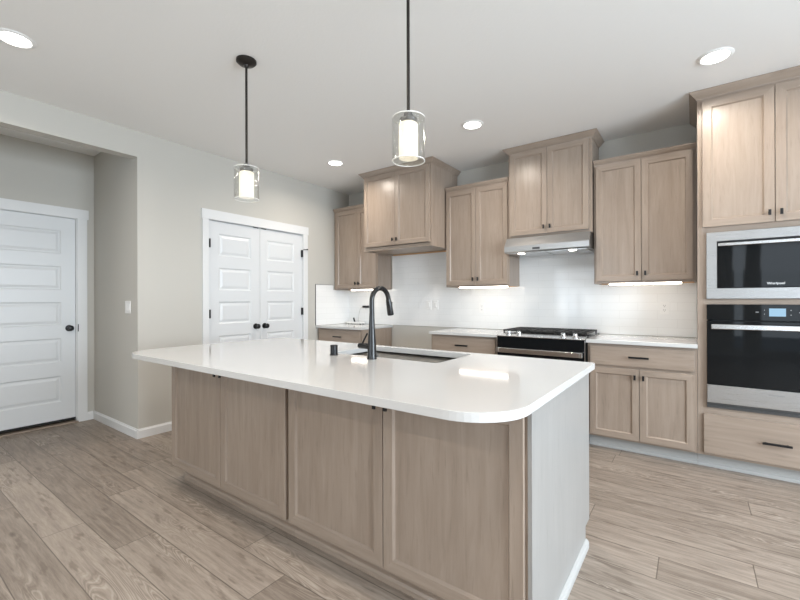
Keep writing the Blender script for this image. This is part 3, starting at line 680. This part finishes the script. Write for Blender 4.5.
for a in (2.562, 3.300): obj('handle_bracket', B((a, a+0.02, -0.712, -0.655, 0.754, 0.800)), CHROME, d, bevel=0.003)
obj('bottom_drawer', B((rx0+0.002, rx1-0.002, -0.652, -0.622, 0.045, 0.208)), STEEL, r, bevel=0.003)
for a in (rx0-0.005, rx1-0.001): obj('side_trim', B((a, a+0.006, -0.66, -0.645, 0.05, 0.90)), CHROME, r)

# ---------------------------------------------------------------- under-cabinet lights
def strip(label, x0, x1, y=-0.262):
    r = thing('under_cabinet_light', label, 'light', ((x0+x1)/2, y, 1.385))
    obj('housing', B((x0-0.006, x1+0.006, y-0.020, y+0.020, 1.3965, 1.4045)), PLAST, r)
    obj('diffuser', B((x0, x1, y-0.017, y+0.017, 1.379, 1.3963)), STRIP, r, bevel=0.003)
strip('lit strip light under the corner upper cabinet behind the faucet', 0.30, 0.66)
strip('lit strip light under the upper cabinet left of the range hood', 1.945, 2.500)
strip('lit strip light under the upper cabinet beside the oven tower', 3.462, 4.000)

# ---------------------------------------------------------------- downlights
def can(label, x, y, group=None):
    r = thing('recessed_downlight', label, 'light', (x, y, H), group)
    bm = bmesh.new(); lathe(bm, (x, y, H), [(0.073, -0.002), (0.073, -0.007), (0.080, -0.010), (0.095, -0.003), (0.096, -0.0003), (0.073, -0.0003)], 40, cap=False); obj('trim_ring', bm, PLAST, r, smooth=True)
    bm = bmesh.new(); lathe(bm, (x, y, H), [(0.0735, -0.0065), (0.0735, -0.003)], 40); obj('lens', bm, LENS, r)
    l = area('downlight_lamp', (x, y, H-0.014), (0, 0, -1), 0.13, 0.13, 12.0, (1.0, 0.90, 0.79), 'DISK', math.radians(160)); l.parent = r; l.location = (0, 0, -0.014)
can('ceiling downlight cut by the photo edge, over the floor before the alcove opening', 0.865, -3.76)
can('largest-looking ceiling downlight near the oven tower', 4.195, -1.105)
can('ceiling downlight near the cabinet over the range hood', 2.513, -1.106)
can('ceiling downlight behind the camera over the island seating side', 2.513, -3.76)
can('ceiling downlight behind the camera in line with the oven tower', 4.195, -3.76)
for x in (0.865, 2.513, 4.195, 5.9): can('added unseen ceiling downlight behind the camera', x, -6.3, 'added unseen downlights')  # unseen lamps, added to strengthen the light from above
can('farthest ceiling downlight, near the pantry wall and corner cabinet', 0.842, -1.115)

# ---------------------------------------------------------------- pendants
def pendant(label, x, y):
    r = thing('pendant_lamp', label, 'pendant lamp', (x, y, 1.88)); zb, zt, R = 1.895, 2.098, 0.0765
    bm = bmesh.new(); lathe(bm, (x, y, H), [(0.062, -0.0005), (0.062, -0.012), (0.050, -0.024), (0.018, -0.032), (0.012, -0.045)], 32); obj('canopy', bm, BRONZE, r, smooth=True)
    bm = bmesh.new(); tube(bm, [(x, y, 2.118), (x, y, H-0.03)], 0.0075, 14); obj('rod', bm, BRONZE, r, smooth=True)
    bm = bmesh.new(); lathe(bm, (x, y, 0), [(0.012, 2.126), (0.020, 2.120), (0.022, 2.094)], 24); lathe(bm, (x, y, 0), [(0.036, 2.0935), (0.041, 2.091), (0.041, 2.074), (0.037, 2.072)], 36); obj('socket_cap', bm, KNURL, r, smooth=True)
    g = bmesh.new(); n = 48; t = 0.004
    prof = [(R, zb), (R, zt-0.006), (R-0.004, zt), (0.024, zt), (0.024, zt-0.004), (R-0.006, zt-0.004), (R-t, zt-0.010), (R-t, zb+0.004), (0.001, zb+0.004), (0.001, zb), (R, zb)]
    lathe(g, (x, y, 0), prof, n, cap=False); obj('glass_shade', g, SEEDED, r, smooth=True)
    for z in (zb, zt-0.004):
        g = bmesh.new(); lathe(g, (x, y, 0), [(R-0.004, z-0.0012), (R+0.0006, z-0.0012), (R+0.0006, z+0.0022), (R-0.004, z+0.0022), (R-0.004, z-0.0012)], 48, cap=False); obj('glass_rim', g, RIM, r, smooth=True)
    g = bmesh.new(); Ri = 0.0445; prof = [(0.020, 2.0715), (Ri-0.004, 2.070), (Ri, 2.064), (Ri, 1.908), (Ri-0.003, 1.907), (Ri-0.003, 2.062), (0.020, 2.067)]
    lathe(g, (x, y, 0), prof, 40, cap=False); obj('opal_shade', g, OPAL, r, smooth=True)
    bm = bmesh.new(); lathe(bm, (x, y, 0), [(0.010, 2.066), (0.014, 2.052), (0.020, 2.022), (0.022, 2.004), (0.016, 1.986), (0.004, 1.980)], 20); obj('bulb', bm, emis('bulb_glow', (1.0, 0.88, 0.70), 1.6), r, smooth=True)
    d = bpy.data.lights.new('pendant_bulb', 'POINT'); d.energy = 0.06; d.color = (1.0, 0.84, 0.64); d.shadow_soft_size = 0.03
    l = bpy.data.objects.new('pendant_bulb', d); C.objects.link(l); l.parent = r; l.location = (0, 0, 1.962-1.88)
pendant('glass pendant lamp whose whole stem and ceiling canopy show', 1.764, -2.833)
pendant('glass pendant lamp with its stem running out of the top of the picture', 3.007, -2.805)

# ---------------------------------------------------------------- outlets and switches
def plate_back(name, label, cat, x, z, kind, w2=0.036, y=-0.008):
    r = thing(name, label, cat, (x, y, z)); h2 = 0.058
    p = obj('cover_plate', B((x-w2, x+w2, y-0.006, y-0.0003, z-h2, z+h2)), PLAST, r, bevel=0.002)
    if kind == 'outlet':
        for dz in (-0.02, 0.02):
            bm = bmesh.new(); lathe(bm, (x, y-0.0085, z+dz), [(0.0155, 0.0), (0.0165, 0.0025)], 20, 'y'); rc = obj('receptacle', bm, PLAST, r)
            obj('slot', B((x-0.008, x-0.0055, y-0.0092, y-0.008, z+dz-0.002, z+dz+0.008), (x+0.0055, x+0.008, y-0.0092, y-0.008, z+dz-0.002, z+dz+0.007), (x-0.0025, x+0.0025, y-0.0092, y-0.008, z+dz-0.011, z+dz-0.006)), SLOT, rc)
    else:
        obj('rocker', B((x-0.016, x+0.016, y-0.010, y-0.0055, z-0.033, z+0.033)), PLAST, r, bevel=0.002)
plate_back('wall_outlet', 'white outlet on the tile between range and oven tower', 'outlet', 3.868, 1.171, 'outlet')
plate_back('wall_outlet', 'white outlet on the tile left of the range', 'outlet', 2.098, 1.157, 'outlet')
plate_back('wall_outlet', 'white corner outlet with a black plug in it', 'outlet', 0.335, 1.150, 'outlet')
plate_back('wall_switch', 'white switch plate on the tile of the fridge recess, farther from the range', 'switch', 1.375, 1.186, 'switch')
plate_back('wall_switch', 'white switch plate on the tile of the fridge recess, nearer the range', 'switch', 1.475, 1.187, 'switch')
r = thing('wall_switch', 'white double light switch on the alcove side wall beside the entry door', 'switch', (-0.205, YA1, 1.19)); x, z = -0.205, 1.19
obj('cover_plate', B((x-0.058, x+0.058, YA1-0.006, YA1-0.0003, z-0.058, z+0.058)), PLAST, r, bevel=0.002)
for dx in (-0.023, 0.023): obj('rocker', B((x+dx-0.016, x+dx+0.016, YA1-0.010, YA1-0.0055, z-0.033, z+0.033)), PLAST, r, bevel=0.002)

# ---------------------------------------------------------------- small white box on the corner counter
r = thing('router', 'small white box with a cable to a black plug, on the corner counter', 'router', (0.21, -0.10, 0.914))
bx = obj('case', B((0.075, 0.345, -0.135, -0.04, 0.922, 0.944)), PLAST, r, bevel=0.005)
for x in (0.10, 0.32):
    for y in (-0.12, -0.055):
        bm = bmesh.new(); lathe(bm, (x, y, 0.9142), [(0.009, 0), (0.009, 0.0085)], 12); obj('foot', bm, SLOT, bx)
bm = bmesh.new(); tube(bm, [(0.185, -0.085, 0.944), (0.180, -0.085, 0.962), (0.165, -0.085, 1.000)], [0.012, 0.011, 0.011], 12); obj('connector', bm, BLACK, r)
pts = []
P0, P1, P2, P3 = Vector((0.235, -0.060, 0.944)), Vector((0.225, -0.05, 1.03)), Vector((0.245, -0.05, 1.165)), Vector((0.312, -0.036, 1.158))
for i in range(15):
    t = i/14; pts.append(P0*(1-t)**3 + P1*3*t*(1-t)**2 + P2*3*t*t*(1-t) + P3*t**3)
bm = bmesh.new(); tube(bm, pts, 0.0032, 8); obj('cable', bm, plain('grey_cable', (0.45, 0.45, 0.44), 0.5), r, smooth=True)
obj('plug', B((0.300, 0.400, -0.050, -0.0185, 1.142, 1.172)), BLACK, r, bevel=0.003)
